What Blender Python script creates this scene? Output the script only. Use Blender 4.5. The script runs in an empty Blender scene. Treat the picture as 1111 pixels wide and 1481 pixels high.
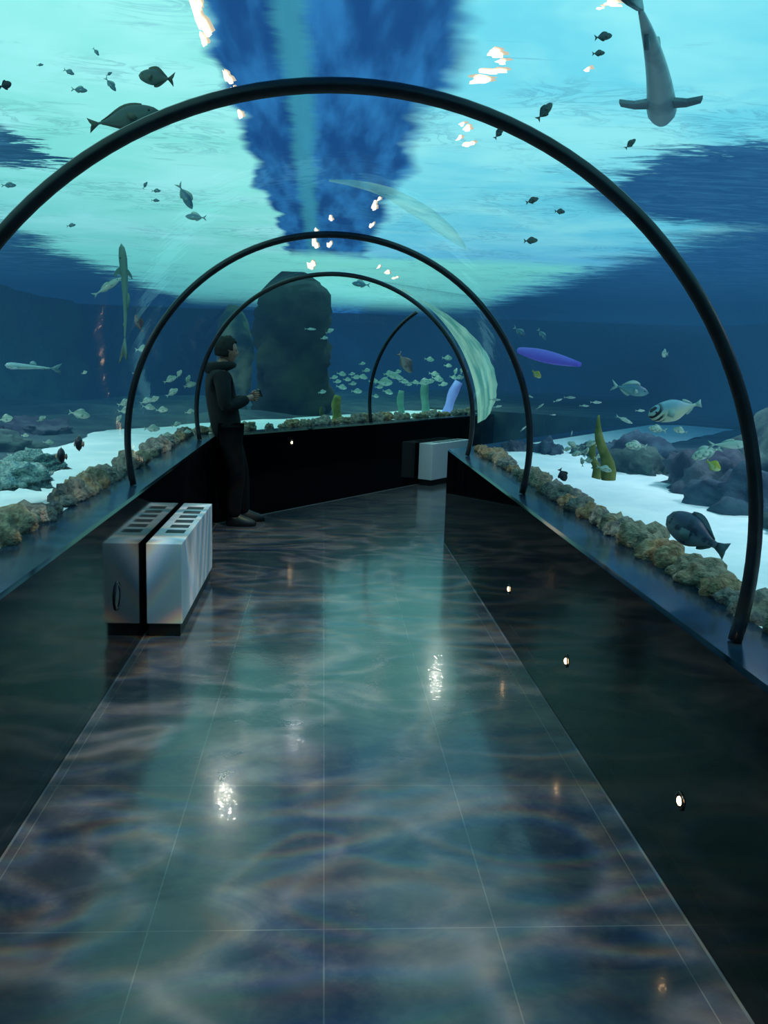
import bpy, bmesh, math, random
from math import sin, cos, pi, radians, sqrt, atan2
from mathutils import Vector, Matrix, noise

random.seed(7)
C = bpy.context.scene.collection
scene = bpy.context.scene

# ------------------------------------------------------------------ basics
def link(o):
    C.objects.link(o)
    return o

def tag(o, label, cat, group=None, kind=None):
    o['label'] = label
    o['category'] = cat
    if group: o['group'] = group
    if kind: o['kind'] = kind
    return o

def mesh(name, verts, faces, mats=(), smooth=True, fm=None):
    me = bpy.data.meshes.new(name)
    me.from_pydata([tuple(v) for v in verts], [], faces)
    for m in mats: me.materials.append(m)
    for i, p in enumerate(me.polygons):
        p.use_smooth = smooth
        if fm: p.material_index = fm[i]
    me.update()
    return me

def obj(name, me, parent=None, loc=(0, 0, 0), kind=None):
    o = bpy.data.objects.new(name, me)
    o.location = loc
    if parent: o.parent = parent
    if kind: o['kind'] = kind
    return link(o)

def empty(name, loc, rz=0):
    o = bpy.data.objects.new(name, None)
    o.location = loc
    o.rotation_euler = (0, 0, rz)
    o.empty_display_size = .1
    return link(o)

def copy_tree(o):
    c = o.copy(); C.objects.link(c)
    for ch in o.children:
        d = ch.copy(); C.objects.link(d); d.parent = c
        for g in ch.children:
            e = g.copy(); C.objects.link(e); e.parent = d
    return c

def bm_mesh(name, bm, mats, smooth=False):
    bmesh.ops.recalc_face_normals(bm, faces=bm.faces)
    me = bpy.data.meshes.new(name)
    bm.to_mesh(me); bm.free()
    for m in mats: me.materials.append(m)
    for p in me.polygons: p.use_smooth = smooth
    return me

def box_mesh(name, lo, hi, mat, bevel=.004):
    bm = bmesh.new()
    bmesh.ops.create_cube(bm, size=1)
    for v in bm.verts:
        v.co = Vector([(lo[i] + hi[i]) / 2 + v.co[i] * (hi[i] - lo[i]) for i in range(3)])
    if bevel:
        bmesh.ops.bevel(bm, geom=bm.edges[:], offset=bevel, segments=2, affect='EDGES', profile=.6)
    return bm_mesh(name, bm, [mat])

# ------------------------------------------------------------------ materials
def lin(r, g, b):
    f = lambda c: (c / 255 / 12.92) if c / 255 <= .04045 else ((c / 255 + .055) / 1.055) ** 2.4
    return (f(r), f(g), f(b), 1)

class NT:
    def __init__(s, nt): s.nt = nt
    def n(s, t, **kw):
        x = s.nt.nodes.new('ShaderNode' + t)
        for k, v in kw.items(): setattr(x, k, v)
        return x
    def l(s, a, b): s.nt.links.new(a, b)
    def val(s, sock, v):
        if isinstance(v, bpy.types.NodeSocket): s.l(v, sock)
        else: sock.default_value = v
    def math(s, op, a, b=None, c=None, clamp=False):
        x = s.n('Math', operation=op, use_clamp=clamp)
        s.val(x.inputs[0], a)
        if b is not None: s.val(x.inputs[1], b)
        if c is not None: s.val(x.inputs[2], c)
        return x.outputs[0]
    def step(s, v, a, b):
        x = s.n('MapRange', interpolation_type='SMOOTHSTEP')
        s.val(x.inputs['Value'], v)
        x.inputs['From Min'].default_value = a; x.inputs['From Max'].default_value = b
        return x.outputs[0]
    def mix(s, f, a, b):
        x = s.n('Mix', data_type='RGBA')
        s.val(x.inputs[0], f); s.val(x.inputs[6], a); s.val(x.inputs[7], b)
        return x.outputs[2]
    def noise(s, vec, scale, detail=3, rough=.5, dist=0):
        x = s.n('TexNoise')
        if vec is not None: s.l(vec, x.inputs['Vector'])
        x.inputs['Scale'].default_value = scale; x.inputs['Detail'].default_value = detail
        x.inputs['Roughness'].default_value = rough; x.inputs['Distortion'].default_value = dist
        return x.outputs['Fac']
    def mapping(s, vec, sc=(1, 1, 1), loc=(0, 0, 0), rot=(0, 0, 0)):
        x = s.n('Mapping')
        s.l(vec, x.inputs[0])
        x.inputs['Scale'].default_value = sc; x.inputs['Location'].default_value = loc
        x.inputs['Rotation'].default_value = rot
        return x.outputs[0]

def newmat(name):
    m = bpy.data.materials.new(name)
    m.use_nodes = True
    m.node_tree.nodes.clear()
    t = NT(m.node_tree)
    out = t.n('OutputMaterial')
    return m, t, out

def M(name, col, rough=.5, col2=None, nscale=8, bump=None, spec=.5, emit=None, estr=1, metal=0, detail=4, lo=.35, hi=.65, sss=0):
    m, t, out = newmat(name)
    b = t.n('BsdfPrincipled')
    tc = t.n('TexCoord').outputs['Object']
    if col2:
        f = t.step(t.noise(tc, nscale, detail), lo, hi)
        t.l(t.mix(f, col, col2), b.inputs['Base Color'])
    else:
        b.inputs['Base Color'].default_value = col
    b.inputs['Roughness'].default_value = rough
    b.inputs['Metallic'].default_value = metal
    b.inputs['Specular IOR Level'].default_value = spec
    if emit:
        b.inputs['Emission Color'].default_value = emit
        b.inputs['Emission Strength'].default_value = estr
    if bump:
        bp = t.n('Bump')
        bp.inputs['Strength'].default_value = bump[1]
        bp.inputs['Distance'].default_value = .02
        t.l(t.noise(tc, bump[0], 5), bp.inputs['Height'])
        t.l(bp.outputs[0], b.inputs['Normal'])
    t.l(b.outputs[0], out.inputs[0])
    return m

# ------------------------------------------------------------------ camera
CAM_H, FPX = 1.66, 1300.0
P_, Y_, R_ = .1695, .0715, .0328
fwd = Vector((sin(Y_) * cos(P_), cos(Y_) * cos(P_), -sin(P_)))
rt0 = Vector((cos(Y_), -sin(Y_), 0)); up0 = rt0.cross(fwd)
rgt = rt0 * cos(R_) + up0 * sin(R_); upv = -rt0 * sin(R_) + up0 * cos(R_)
CAM = Vector((0, 0, CAM_H))
cd = bpy.data.cameras.new('camera')
cam = link(bpy.data.objects.new('camera', cd))
cd.sensor_fit = 'VERTICAL'; cd.sensor_height = 36; cd.lens = 36 * FPX / 1481
cd.clip_start = .02; cd.clip_end = 200
mw = Matrix((rgt, upv, -fwd)).transposed().to_4x4(); mw.translation = CAM
cam.matrix_world = mw
scene.camera = cam

def ray(px, py): return fwd + (px - 555.5) / FPX * rgt - (py - 740.5) / FPX * upv
def on_z(px, py, z):
    r = ray(px, py); return CAM + r * ((z - CAM_H) / r.z)
def at_y(px, py, y):
    r = ray(px, py); return CAM + r * (y / r.y)

# ------------------------------------------------------------------ plan of the tunnel: one straight run, then a 36 degree bend
XC, YB = .0585, 8.435
TH = radians(36.3)
DIR = Vector((sin(TH), cos(TH), 0)); NRM = Vector((cos(TH), -sin(TH), 0))
CB = Vector((XC, YB, 0))
TM = math.tan(TH / 2)
HW, LO_, WH = 1.083, 1.33, .864          # half width, outer edge of ledge, ledge height
RD, ZD = 1.26, 1.134                    # acrylic vault radius and centre height
Y0, S1 = -1.6, 5.85

def lateral(p):
    q = Vector((p.x, p.y, 0)) - CB
    if q.y + q.x * TM < 0: return q.x
    return q.dot(NRM)
def inside(p):
    t = lateral(p)
    if p.z < WH: return abs(t) < LO_
    return t * t + (p.z - ZD) ** 2 < (RD + .02) ** 2 and abs(t) < 1.2
def beyond(px, py, extra):
    r = ray(px, py).normalized(); s = .5
    while inside(CAM + r * s) and s < 30: s += .02
    return CAM + r * (s + extra)

def PL(t, u, z=0, s1=S1):
    """point at lateral t, u 0..1 along the first run, 1..2 along the second"""
    if u <= 1:
        ym = YB - t * TM
        return Vector((XC + t, Y0 + (ym - Y0) * u, z))
    m = Vector((XC + t, YB - t * TM, 0))
    p = m + DIR * (s1 - t * TM) * (u - 1) if s1 else m
    return Vector((p.x, p.y, z))

def sweep(name, prof, us, mats, closed=False, smooth=True, flip=False):
    """prof: list of (t,z) swept along the plan"""
    vs, fs = [], []
    n = len(prof)
    for u in us:
        for (t, z) in prof: vs.append(PL(t, u, z))
    for i in range(len(us) - 1):
        for j in range(n if closed else n - 1):
            a, b = i * n + j, i * n + (j + 1) % n
            f = (a, b, b + n, a + n)
            fs.append(f[::-1] if flip else f)
    if closed:
        fs.append(tuple(range(n))[::-1]); fs.append(tuple(len(us) * n - n + k for k in range(n)))
    return mesh(name, vs, fs, mats, smooth)

U1 = [0, .2, .4, .6, .8, 1]; U2 = [1, 1.2, 1.4, 1.6, 1.8, 2]
UALL = U1 + U2[1:]

# ------------------------------------------------------------------ setting: floor
def floor_mat():
    m, t, out = newmat('floor_stone')
    b = t.n('BsdfPrincipled')
    tc = t.n('TexCoord').outputs['Object']
    n1 = t.noise(t.mapping(tc, (1, 1.6, 1)), 1.6, 6, .6, 1.2)
    n2 = t.noise(tc, 9, 5, .6)
    c = t.mix(t.step(n1, .3, .7), lin(46, 54, 68), lin(86, 84, 84))
    c = t.mix(t.math('MULTIPLY', t.step(n2, .4, .75), .35), c, lin(110, 104, 98))
    br = t.n('TexBrick', offset=0, offset_frequency=2, squash=1)
    t.l(t.mapping(tc, (1, 1, 1), (-.035 + .51 * 4, -2.4 + .9 * 5, 0)), br.inputs['Vector'])
    br.inputs['Scale'].default_value = 1; br.inputs['Mortar Size'].default_value = .0022
    br.inputs['Brick Width'].default_value = .51; br.inputs['Row Height'].default_value = .9
    br.inputs['Color1'].default_value = (0, 0, 0, 1); br.inputs['Color2'].default_value = (0, 0, 0, 1)
    br.inputs['Mortar'].default_value = (1, 1, 1, 1)
    g = t.math('MULTIPLY', br.outputs['Fac'], .22)
    c = t.mix(g, c, lin(150, 150, 140))
    t.l(c, b.inputs['Base Color'])
    rg = t.math('MULTIPLY_ADD', t.noise(tc, 5, 4), .12, .12)
    t.l(rg, b.inputs['Roughness'])
    b.inputs['IOR'].default_value = 1.4
    b.inputs['Coat Weight'].default_value = .3; b.inputs['Coat Roughness'].default_value = .035; b.inputs['Coat IOR'].default_value = 1.4
    cb = t.n('Bump'); cb.inputs['Strength'].default_value = .10; cb.inputs['Distance'].default_value = .008
    t.l(t.noise(tc, 30, 2), cb.inputs['Height']); t.l(cb.outputs[0], b.inputs['Coat Normal'])
    bp = t.n('Bump'); bp.inputs['Strength'].default_value = .05; bp.inputs['Distance'].default_value = .02
    t.l(t.noise(tc, 3.5, 2), bp.inputs['Height']); t.l(bp.outputs[0], b.inputs['Normal'])
    t.l(b.outputs[0], out.inputs[0])
    return m

floor_me = sweep('floor', [(-LO_, 0), (-.5, 0), (.5, 0), (LO_, 0)], UALL, [floor_mat()], flip=True)
obj('floor', floor_me, kind='structure')

# black polished stone parapets with a flat ledge on top
def granite():
    m, t, out = newmat('black_polished_stone')
    b = t.n('BsdfPrincipled')
    tc = t.n('TexCoord').outputs['Object']
    n = t.noise(tc, 60, 3)
    t.l(t.mix(t.step(n, .55, .75), lin(5, 7, 10), lin(12, 14, 18)), b.inputs['Base Color'])
    b.inputs['Roughness'].default_value = .06
    b.inputs['IOR'].default_value = 1.26
    t.l(b.outputs[0], out.inputs[0])
    return m
GR = granite()
def ledge_mat():
    m, t, out = newmat('ledge_stone')
    b = t.n('BsdfPrincipled')
    tc = t.n('TexCoord').outputs['Object']
    n = t.noise(tc, 2.5, 4)
    t.l(t.mix(t.step(n, .35, .7), lin(16, 30, 44), lin(30, 58, 76)), b.inputs['Base Color'])
    b.inputs['Roughness'].default_value = .16
    t.l(b.outputs[0], out.inputs[0])
    return m
LG = ledge_mat()
def parapet(name, sg, us):
    prof = [(sg * HW, 0), (sg * HW, WH - .012), (sg * (HW + .012), WH), (sg * LO_, WH), (sg * LO_, 0)]
    if sg < 0: prof = prof[::-1]
    me = sweep(name, prof, us, [GR, LG], closed=True, smooth=False)
    for p in me.polygons:
        if p.normal.z > .9 or p.normal.z < -.9: p.material_index = 1 if p.center.z > .5 else 0
    bm = bmesh.new(); bm.from_mesh(me); bmesh.ops.recalc_face_normals(bm, faces=bm.faces); bm.to_mesh(me); bm.free()
    return obj(name, me, kind='structure')
parapet('wall_left', -1, U1); parapet('wall_right', 1, U1)
parapet('wall_far', -1, U2); parapet('wall_bend', 1, U2)

# thin pale sealant joint at the foot of the walls
SEAL = M('sealant', lin(70, 74, 78), .6)
for nm, sg, us in (('baseboard_left', -1, U1), ('baseboard_right', 1, U1), ('baseboard_far', -1, U2)):
    a, b = sg * (HW - .007), sg * (HW - .0005)
    obj(nm, sweep(nm, [(a, .0005), (b, .005)] if sg > 0 else [(b, .005), (a, .0005)], us, [SEAL], flip=True), kind='structure')

# ------------------------------------------------------------------ setting: acrylic vault
def acrylic():
    m, t, out = newmat('acrylic')
    lw = t.n('LayerWeight'); lw.inputs['Blend'].default_value = .5
    f = t.math('MULTIPLY_ADD', t.math('POWER', lw.outputs['Facing'], 8), .5, .007, clamp=True)
    tr = t.n('BsdfTransparent'); tr.inputs[0].default_value = (.97, .99, 1, 1)
    gl = t.n('BsdfGlossy'); gl.inputs['Roughness'].default_value = .04
    gl.inputs[0].default_value = (.9, .97, 1, 1)
    tc = t.n('TexCoord').outputs['Object']
    bp = t.n('Bump'); bp.inputs['Strength'].default_value = .06; bp.inputs['Distance'].default_value = .03
    t.l(t.noise(tc, 4, 3), bp.inputs['Height']); t.l(bp.outputs[0], gl.inputs['Normal'])
    mx = t.n('MixShader'); t.l(f, mx.inputs[0]); t.l(tr.outputs[0], mx.inputs[1]); t.l(gl.outputs[0], mx.inputs[2])
    t.l(mx.outputs[0], out.inputs[0])
    return m
AC = acrylic()
def arc(R, n=40, z0=WH + .002):
    a0 = math.asin((z0 - ZD) / R)
    return [(R * cos(a0 + (pi - 2 * a0) * k / n), ZD + R * sin(a0 + (pi - 2 * a0) * k / n)) for k in range(n + 1)]
obj('ceiling', sweep('ceiling', arc(RD), U1, [AC]), kind='structure')
half = [p for p in arc(RD) if p[0] < .25]
obj('ceiling_bend', sweep('ceiling_bend', half, U2, [AC]), kind='structure')

# turquoise reflection painted as a glowing strip right of the third rib
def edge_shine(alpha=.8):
    m, t, out = newmat('painted_shine')
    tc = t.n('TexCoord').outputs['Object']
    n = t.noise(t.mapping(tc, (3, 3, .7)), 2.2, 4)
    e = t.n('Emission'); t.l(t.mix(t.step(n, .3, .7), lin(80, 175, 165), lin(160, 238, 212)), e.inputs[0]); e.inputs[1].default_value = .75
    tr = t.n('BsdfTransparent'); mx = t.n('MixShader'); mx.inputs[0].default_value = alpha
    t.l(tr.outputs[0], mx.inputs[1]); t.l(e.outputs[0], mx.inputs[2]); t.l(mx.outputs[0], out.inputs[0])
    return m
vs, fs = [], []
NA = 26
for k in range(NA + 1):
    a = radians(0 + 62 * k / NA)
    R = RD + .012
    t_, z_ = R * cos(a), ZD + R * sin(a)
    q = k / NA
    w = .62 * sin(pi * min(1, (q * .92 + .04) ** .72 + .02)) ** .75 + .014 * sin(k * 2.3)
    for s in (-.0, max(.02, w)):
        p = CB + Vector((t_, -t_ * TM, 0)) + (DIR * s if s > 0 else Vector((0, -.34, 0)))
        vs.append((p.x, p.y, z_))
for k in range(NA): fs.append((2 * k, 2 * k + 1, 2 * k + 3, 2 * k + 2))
o = obj('painted_edge_shine', mesh('painted_edge_shine', vs, fs, [edge_shine()]), kind='structure')

# same painted reflection as a glowing streak along the crown of the vault
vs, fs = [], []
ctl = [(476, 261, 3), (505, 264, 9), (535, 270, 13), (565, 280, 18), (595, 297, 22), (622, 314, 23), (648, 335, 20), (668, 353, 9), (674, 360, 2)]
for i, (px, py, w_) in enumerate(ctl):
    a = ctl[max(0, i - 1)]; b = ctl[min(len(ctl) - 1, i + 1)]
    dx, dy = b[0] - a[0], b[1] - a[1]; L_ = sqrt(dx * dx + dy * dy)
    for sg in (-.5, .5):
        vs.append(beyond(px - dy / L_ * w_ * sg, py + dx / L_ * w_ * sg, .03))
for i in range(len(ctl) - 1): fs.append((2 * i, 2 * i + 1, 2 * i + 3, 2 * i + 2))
obj('painted_crown_streak', mesh('painted_crown_streak', vs, fs, [edge_shine(.42)]), kind='structure')

# black ribs over the joints of the acrylic
RIB = M('rib_black', lin(14, 17, 22), .35, lin(26, 30, 36), 14)
def rib(name, pts, label, r=.021):
    vs, fs = [], []
    n = 10
    for i, p in enumerate(pts):
        a = pts[max(0, i - 1)]; b = pts[min(len(pts) - 1, i + 1)]
        tg = (b - a).normalized()
        c = Vector((XC, p.y, ZD)) if abs(p.x - XC) < 3 else p
        s = RIBAX.copy(); q = tg.cross(s).normalized()
        for k in range(n):
            th = 2 * pi * k / n
            e = 3.2
            cx, sx = cos(th), sin(th)
            rr = 1 / ((abs(cx) ** e + abs(sx) ** e) ** (1 / e))
            vs.append(p + (s * cx * 1.08 + q * sx * .9) * r * rr)
    for i in range(len(pts) - 1):
        for k in range(n):
            fs.append((i * n + k, i * n + (k + 1) % n, (i + 1) * n + (k + 1) % n, (i + 1) * n + k))
    fs.append(tuple(range(n))[::-1]); fs.append(tuple((len(pts) - 1) * n + k for k in range(n)))
    o = obj(name, mesh(name, vs, fs, [RIB]))
    return tag(o, label, 'arch', 'arched ribs over the tunnel joints')
RR = RD - .054
RIBAX = Vector((0, 1, 0))
ribpts = [(t, z if z < ZD else ZD + (z - ZD) * 1.012) for t, z in arc(RR, 72, WH + .004)]
rib('arched_rib', [Vector((XC + t, 2.49, z)) for t, z in ribpts], 'large black arched rib nearest the camera, spanning the whole photo')
rib('arched_rib', [Vector((XC + t, 5.40, z)) for t, z in ribpts], 'black arched rib beside the white vent cabinet, second along the tunnel')
RIBAX = Vector((TM, 1, 0)).normalized()
rib('arched_rib', [Vector((XC + t, YB - .5 - t * TM, z)) for t, z in ribpts], 'black arched rib at the bend, behind the man in dark clothes')
RIBAX = DIR.copy()
s4 = 2.6
def rib4(s_): return [CB + NRM * t + DIR * s_ + Vector((0, 0, z)) for t, z in ribpts]
def seen_x(p):
    q = p - CAM; return 555.5 + FPX * q.dot(rgt) / q.dot(fwd)
while seen_x(rib4(s4)[-1]) < 538 and s4 < 4: s4 += .02
while seen_x(rib4(s4)[-1]) > 538 and s4 > 1: s4 -= .02
def through_arch(p):
    q = p - CAM; m = CB - CAM
    k = (m.y + m.x * TM) / (q.y + q.x * TM); h = CAM + q * k
    return (h.x - XC) ** 2 + (h.z - ZD) ** 2 < (RR + .015) ** 2
rib('arched_rib', [p for p in rib4(s4) if (p - CB).dot(NRM) < 0 and through_arch(p)], 'black rib beyond the bend, seen through the third arch')

# ------------------------------------------------------------------ setting: water, surface, tank walls, sea bed
XL, XR, YE, ZS = -6.5, 11.0, 25.0, 2.75
def water_mat():
    m, t, out = newmat('sea_water')
    sig = .11
    ab = t.n('VolumeAbsorption'); ab.inputs['Color'].default_value = (.0, .25, .35, 1); ab.inputs['Density'].default_value = sig
    em = t.n('Emission'); em.inputs[0].default_value = (.011, .062, .125, 1); em.inputs[1].default_value = sig * .95  # glow added in place of light scattered by the water
    ad = t.n('AddShader'); t.l(ab.outputs[0], ad.inputs[0]); t.l(em.outputs[0], ad.inputs[1])
    t.l(ad.outputs[0], out.inputs['Volume'])
    return m
wr = arc(RD + .006, 40, WH + .004)[::-1]
prof = [(-6.4, WH + .004)] + wr + [(9.3, WH + .004), (9.3, ZS - .01), (-6.4, ZS - .01)]
S_KEEP = S1; S1W = 15.0
def PLW(t, u, z):
    if u <= 1: return PL(t, u, z)
    return PL(t, u, z, S1W)
wv_, wf_ = [], []
for u in (0, 1, 2):
    for (t, z) in prof: wv_.append(PLW(t, u, z))
nw = len(prof)
for i in range(2):
    for j in range(nw): wf_.append((i * nw + j, i * nw + (j + 1) % nw, (i + 1) * nw + (j + 1) % nw, (i + 1) * nw + j))
wf_.append(tuple(range(nw))[::-1]); wf_.append(tuple(2 * nw + k for k in range(nw)))
wme = mesh('water', wv_, wf_, [water_mat()], False)
bm = bmesh.new(); bm.from_mesh(wme)
for f in bm.faces: f.normal_flip() if False else None
bmesh.ops.recalc_face_normals(bm, faces=bm.faces)
if bm.calc_volume(signed=True) < 0: bmesh.ops.reverse_faces(bm, faces=bm.faces)
bm.to_mesh(wme); bm.free()
obj('water', wme, kind='structure')

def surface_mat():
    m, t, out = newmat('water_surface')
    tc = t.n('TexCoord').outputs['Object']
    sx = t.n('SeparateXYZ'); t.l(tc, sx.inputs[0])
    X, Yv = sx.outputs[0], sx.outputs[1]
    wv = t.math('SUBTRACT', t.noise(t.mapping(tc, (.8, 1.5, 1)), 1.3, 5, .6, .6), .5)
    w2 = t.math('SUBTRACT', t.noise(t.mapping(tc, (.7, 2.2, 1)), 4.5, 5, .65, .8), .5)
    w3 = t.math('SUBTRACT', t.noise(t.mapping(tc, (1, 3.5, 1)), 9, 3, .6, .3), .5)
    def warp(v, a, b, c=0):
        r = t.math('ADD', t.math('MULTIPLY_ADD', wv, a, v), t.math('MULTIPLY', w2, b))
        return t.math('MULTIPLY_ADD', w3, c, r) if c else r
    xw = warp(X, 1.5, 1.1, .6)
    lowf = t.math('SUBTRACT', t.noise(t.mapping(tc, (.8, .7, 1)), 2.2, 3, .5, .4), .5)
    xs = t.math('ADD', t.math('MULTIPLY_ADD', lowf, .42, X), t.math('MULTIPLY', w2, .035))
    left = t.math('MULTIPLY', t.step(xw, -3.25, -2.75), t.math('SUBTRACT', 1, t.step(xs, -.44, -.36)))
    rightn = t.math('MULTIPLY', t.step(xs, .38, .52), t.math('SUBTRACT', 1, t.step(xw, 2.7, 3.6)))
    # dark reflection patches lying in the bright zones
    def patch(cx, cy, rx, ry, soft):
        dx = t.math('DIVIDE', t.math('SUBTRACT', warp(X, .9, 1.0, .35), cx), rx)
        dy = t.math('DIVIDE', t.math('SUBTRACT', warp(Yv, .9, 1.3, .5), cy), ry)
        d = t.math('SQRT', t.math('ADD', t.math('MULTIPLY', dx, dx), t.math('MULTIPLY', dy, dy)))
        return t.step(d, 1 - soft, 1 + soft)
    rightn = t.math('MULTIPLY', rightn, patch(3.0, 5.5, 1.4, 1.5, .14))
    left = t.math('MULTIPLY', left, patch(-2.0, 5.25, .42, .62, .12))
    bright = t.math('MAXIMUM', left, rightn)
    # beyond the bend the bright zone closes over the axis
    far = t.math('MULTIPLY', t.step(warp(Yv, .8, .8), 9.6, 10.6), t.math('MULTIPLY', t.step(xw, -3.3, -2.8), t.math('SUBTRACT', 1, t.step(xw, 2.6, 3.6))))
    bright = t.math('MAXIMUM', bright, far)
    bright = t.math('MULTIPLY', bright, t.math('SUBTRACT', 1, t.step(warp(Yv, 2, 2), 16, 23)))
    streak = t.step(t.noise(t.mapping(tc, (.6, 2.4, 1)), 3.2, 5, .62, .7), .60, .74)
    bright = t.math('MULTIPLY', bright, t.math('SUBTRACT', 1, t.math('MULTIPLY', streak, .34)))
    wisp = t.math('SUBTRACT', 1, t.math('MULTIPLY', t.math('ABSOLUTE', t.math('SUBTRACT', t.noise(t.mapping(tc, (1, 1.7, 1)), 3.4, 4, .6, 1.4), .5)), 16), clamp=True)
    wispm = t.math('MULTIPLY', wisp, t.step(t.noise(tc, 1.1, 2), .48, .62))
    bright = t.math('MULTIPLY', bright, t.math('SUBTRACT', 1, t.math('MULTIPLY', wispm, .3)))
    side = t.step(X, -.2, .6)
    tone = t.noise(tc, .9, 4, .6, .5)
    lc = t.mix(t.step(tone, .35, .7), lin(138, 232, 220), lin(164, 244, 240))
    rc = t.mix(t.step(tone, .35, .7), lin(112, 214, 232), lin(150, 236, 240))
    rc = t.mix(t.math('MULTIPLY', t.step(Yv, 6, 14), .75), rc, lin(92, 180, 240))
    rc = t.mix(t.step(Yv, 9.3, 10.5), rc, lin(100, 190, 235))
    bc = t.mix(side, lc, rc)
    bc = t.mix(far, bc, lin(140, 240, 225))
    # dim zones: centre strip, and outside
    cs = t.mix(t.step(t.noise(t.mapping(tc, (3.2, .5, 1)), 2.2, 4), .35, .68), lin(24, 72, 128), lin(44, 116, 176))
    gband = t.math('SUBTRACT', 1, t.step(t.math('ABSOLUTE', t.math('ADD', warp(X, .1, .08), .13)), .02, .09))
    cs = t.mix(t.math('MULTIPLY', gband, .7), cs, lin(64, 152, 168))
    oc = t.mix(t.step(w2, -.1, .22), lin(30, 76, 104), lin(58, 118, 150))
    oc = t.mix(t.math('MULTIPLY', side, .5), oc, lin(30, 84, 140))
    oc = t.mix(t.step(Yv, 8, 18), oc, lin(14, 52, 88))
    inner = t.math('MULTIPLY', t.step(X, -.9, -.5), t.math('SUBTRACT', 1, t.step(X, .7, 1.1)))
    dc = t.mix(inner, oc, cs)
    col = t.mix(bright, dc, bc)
    e = t.n('Emission'); t.l(col, e.inputs[0]); e.inputs[1].default_value = 1.2  # skylight and dark reflections put into the surface's glow colour
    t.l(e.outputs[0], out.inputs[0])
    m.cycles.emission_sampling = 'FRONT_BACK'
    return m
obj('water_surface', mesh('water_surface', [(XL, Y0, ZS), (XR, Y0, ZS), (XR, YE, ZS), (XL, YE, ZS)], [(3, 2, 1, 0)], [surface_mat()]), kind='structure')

def tank_wall_mat(name, a, b):
    m, t, out = newmat(name)
    bs = t.n('BsdfPrincipled'); tc = t.n('TexCoord').outputs['Object']
    n = t.noise(t.mapping(tc, (1, 1, 1.6)), .8, 5, .6, .4)
    t.l(t.mix(t.step(n, .3, .7), a, b), bs.inputs['Base Color']); bs.inputs['Roughness'].default_value = .9
    bp = t.n('Bump'); bp.inputs['Strength'].default_value = .6; bp.inputs['Distance'].default_value = .2
    t.l(t.noise(tc, 1.6, 5), bp.inputs['Height']); t.l(bp.outputs[0], bs.inputs['Normal'])
    t.l(bs.outputs[0], out.inputs[0])
    return m
TWL = tank_wall_mat('tank_rock_teal', lin(34, 88, 96), lin(112, 156, 118))  # teal and blue of the hazy water put into the wall colours
TWR = tank_wall_mat('tank_rock_blue', lin(34, 84, 130), lin(54, 116, 160))
def wallgrid(name, pts, mat, amp=.35):
    vs, fs = [], []
    n = 40; mz = 10
    P = []
    for i in range(len(pts) - 1):
        a, b = Vector(pts[i]), Vector(pts[i + 1])
        for k in range(n): P.append(a.lerp(b, k / n))
    P.append(Vector(pts[-1]))
    for p in P:
        for j in range(mz + 1):
            z = .2 + (ZS - .2) * j / mz
            d = noise.noise(Vector((p.x * .7, p.y * .7, z * 1.3))) * amp
            vs.append((p.x + d, p.y + d, z))
    for i in range(len(P) - 1):
        for j in range(mz):
            a = i * (mz + 1) + j
            fs.append((a, a + 1, a + mz + 2, a + mz + 1))
    return obj(name, mesh(name, vs, fs, [mat]), kind='structure')
wallgrid('wall_tank_left', [(-6, Y0), (-6, 24)], TWL)
wallgrid('wall_tank_end', [(-6, 23.5), (10.4, 23.5)], TWR)
wallgrid('wall_tank_right', [(10.4, 24), (10.4, Y0)], TWR)

# sea bed: white sand next to the ledges, dark rubble floor farther off
def sand_mat():
    m, t, out = newmat('white_sand')
    bs = t.n('BsdfPrincipled'); tc = t.n('TexCoord').outputs['Object']
    n = t.noise(tc, 2.6, 6, .6)
    t.l(t.mix(t.step(n, .3, .7), lin(214, 232, 232), lin(240, 248, 244)), bs.inputs['Base Color']); bs.inputs['Roughness'].default_value = .95
    bp = t.n('Bump'); bp.inputs['Strength'].default_value = .4; bp.inputs['Distance'].default_value = .03
    t.l(t.noise(tc, 9, 5), bp.inputs['Height']); t.l(bp.outputs[0], bs.inputs['Normal'])
    t.l(bs.outputs[0], out.inputs[0])
    return m
SAND = sand_mat()
BED = M('rubble_bed', lin(34, 58, 70), .95, lin(60, 84, 86), 2.2, bump=(5, .8))
def bed(name, sg, t0, t1, nt, mat, z0, amp, s1=S1):
    us = [k / 60 for k in range(61)] + [1 + k / 40 for k in range(1, 41)]
    vs, fs = [], []
    for u in us:
        for j in range(nt + 1):
            t = sg * (t0 + (t1 - t0) * j / nt)
            p = PL(t, u, 0, s1)
            z = z0 + (0 if j == 0 else amp * (noise.noise(Vector((p.x * 1.3, p.y * 1.3, 3))) + .25) * min(1, j / 2))
            vs.append((p.x, p.y, z))
    n = nt + 1
    for i in range(len(us) - 1):
        for j in range(nt):
            a = i * n + j
            f = (a, a + 1, a + n + 1, a + n)
            fs.append(f if sg > 0 else f[::-1])
    return obj(name, mesh(name, vs, fs, [mat]), kind='structure')
bed('ground_sand_left', -1, LO_ + .001, 2.25, 6, SAND, WH - .006, .03)
bed('ground_sand_right', 1, LO_ + .001, 2.45, 6, SAND, WH - .006, .03)
bed('ground_left', -1, 2.2, 6.3, 14, BED, WH + .0, .12, 15.0)
bed('ground_right', 1, 2.4, 9.4, 18, BED, WH + .0, .12, 15.0)

bed_pts = [CB + NRM * a + DIR * b for a, b in ((-2.4, S1 + .02), (2.6, S1 + .02), (2.6, 17), (-2.4, 17))]
obj('ground_end', mesh('ground_end', [(p.x, p.y, WH + .04) for p in bed_pts] + [(p.x, p.y, 0) for p in bed_pts[:2]], [(0, 1, 2, 3), (4, 5, 1, 0)], [BED], False), kind='structure')
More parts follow.
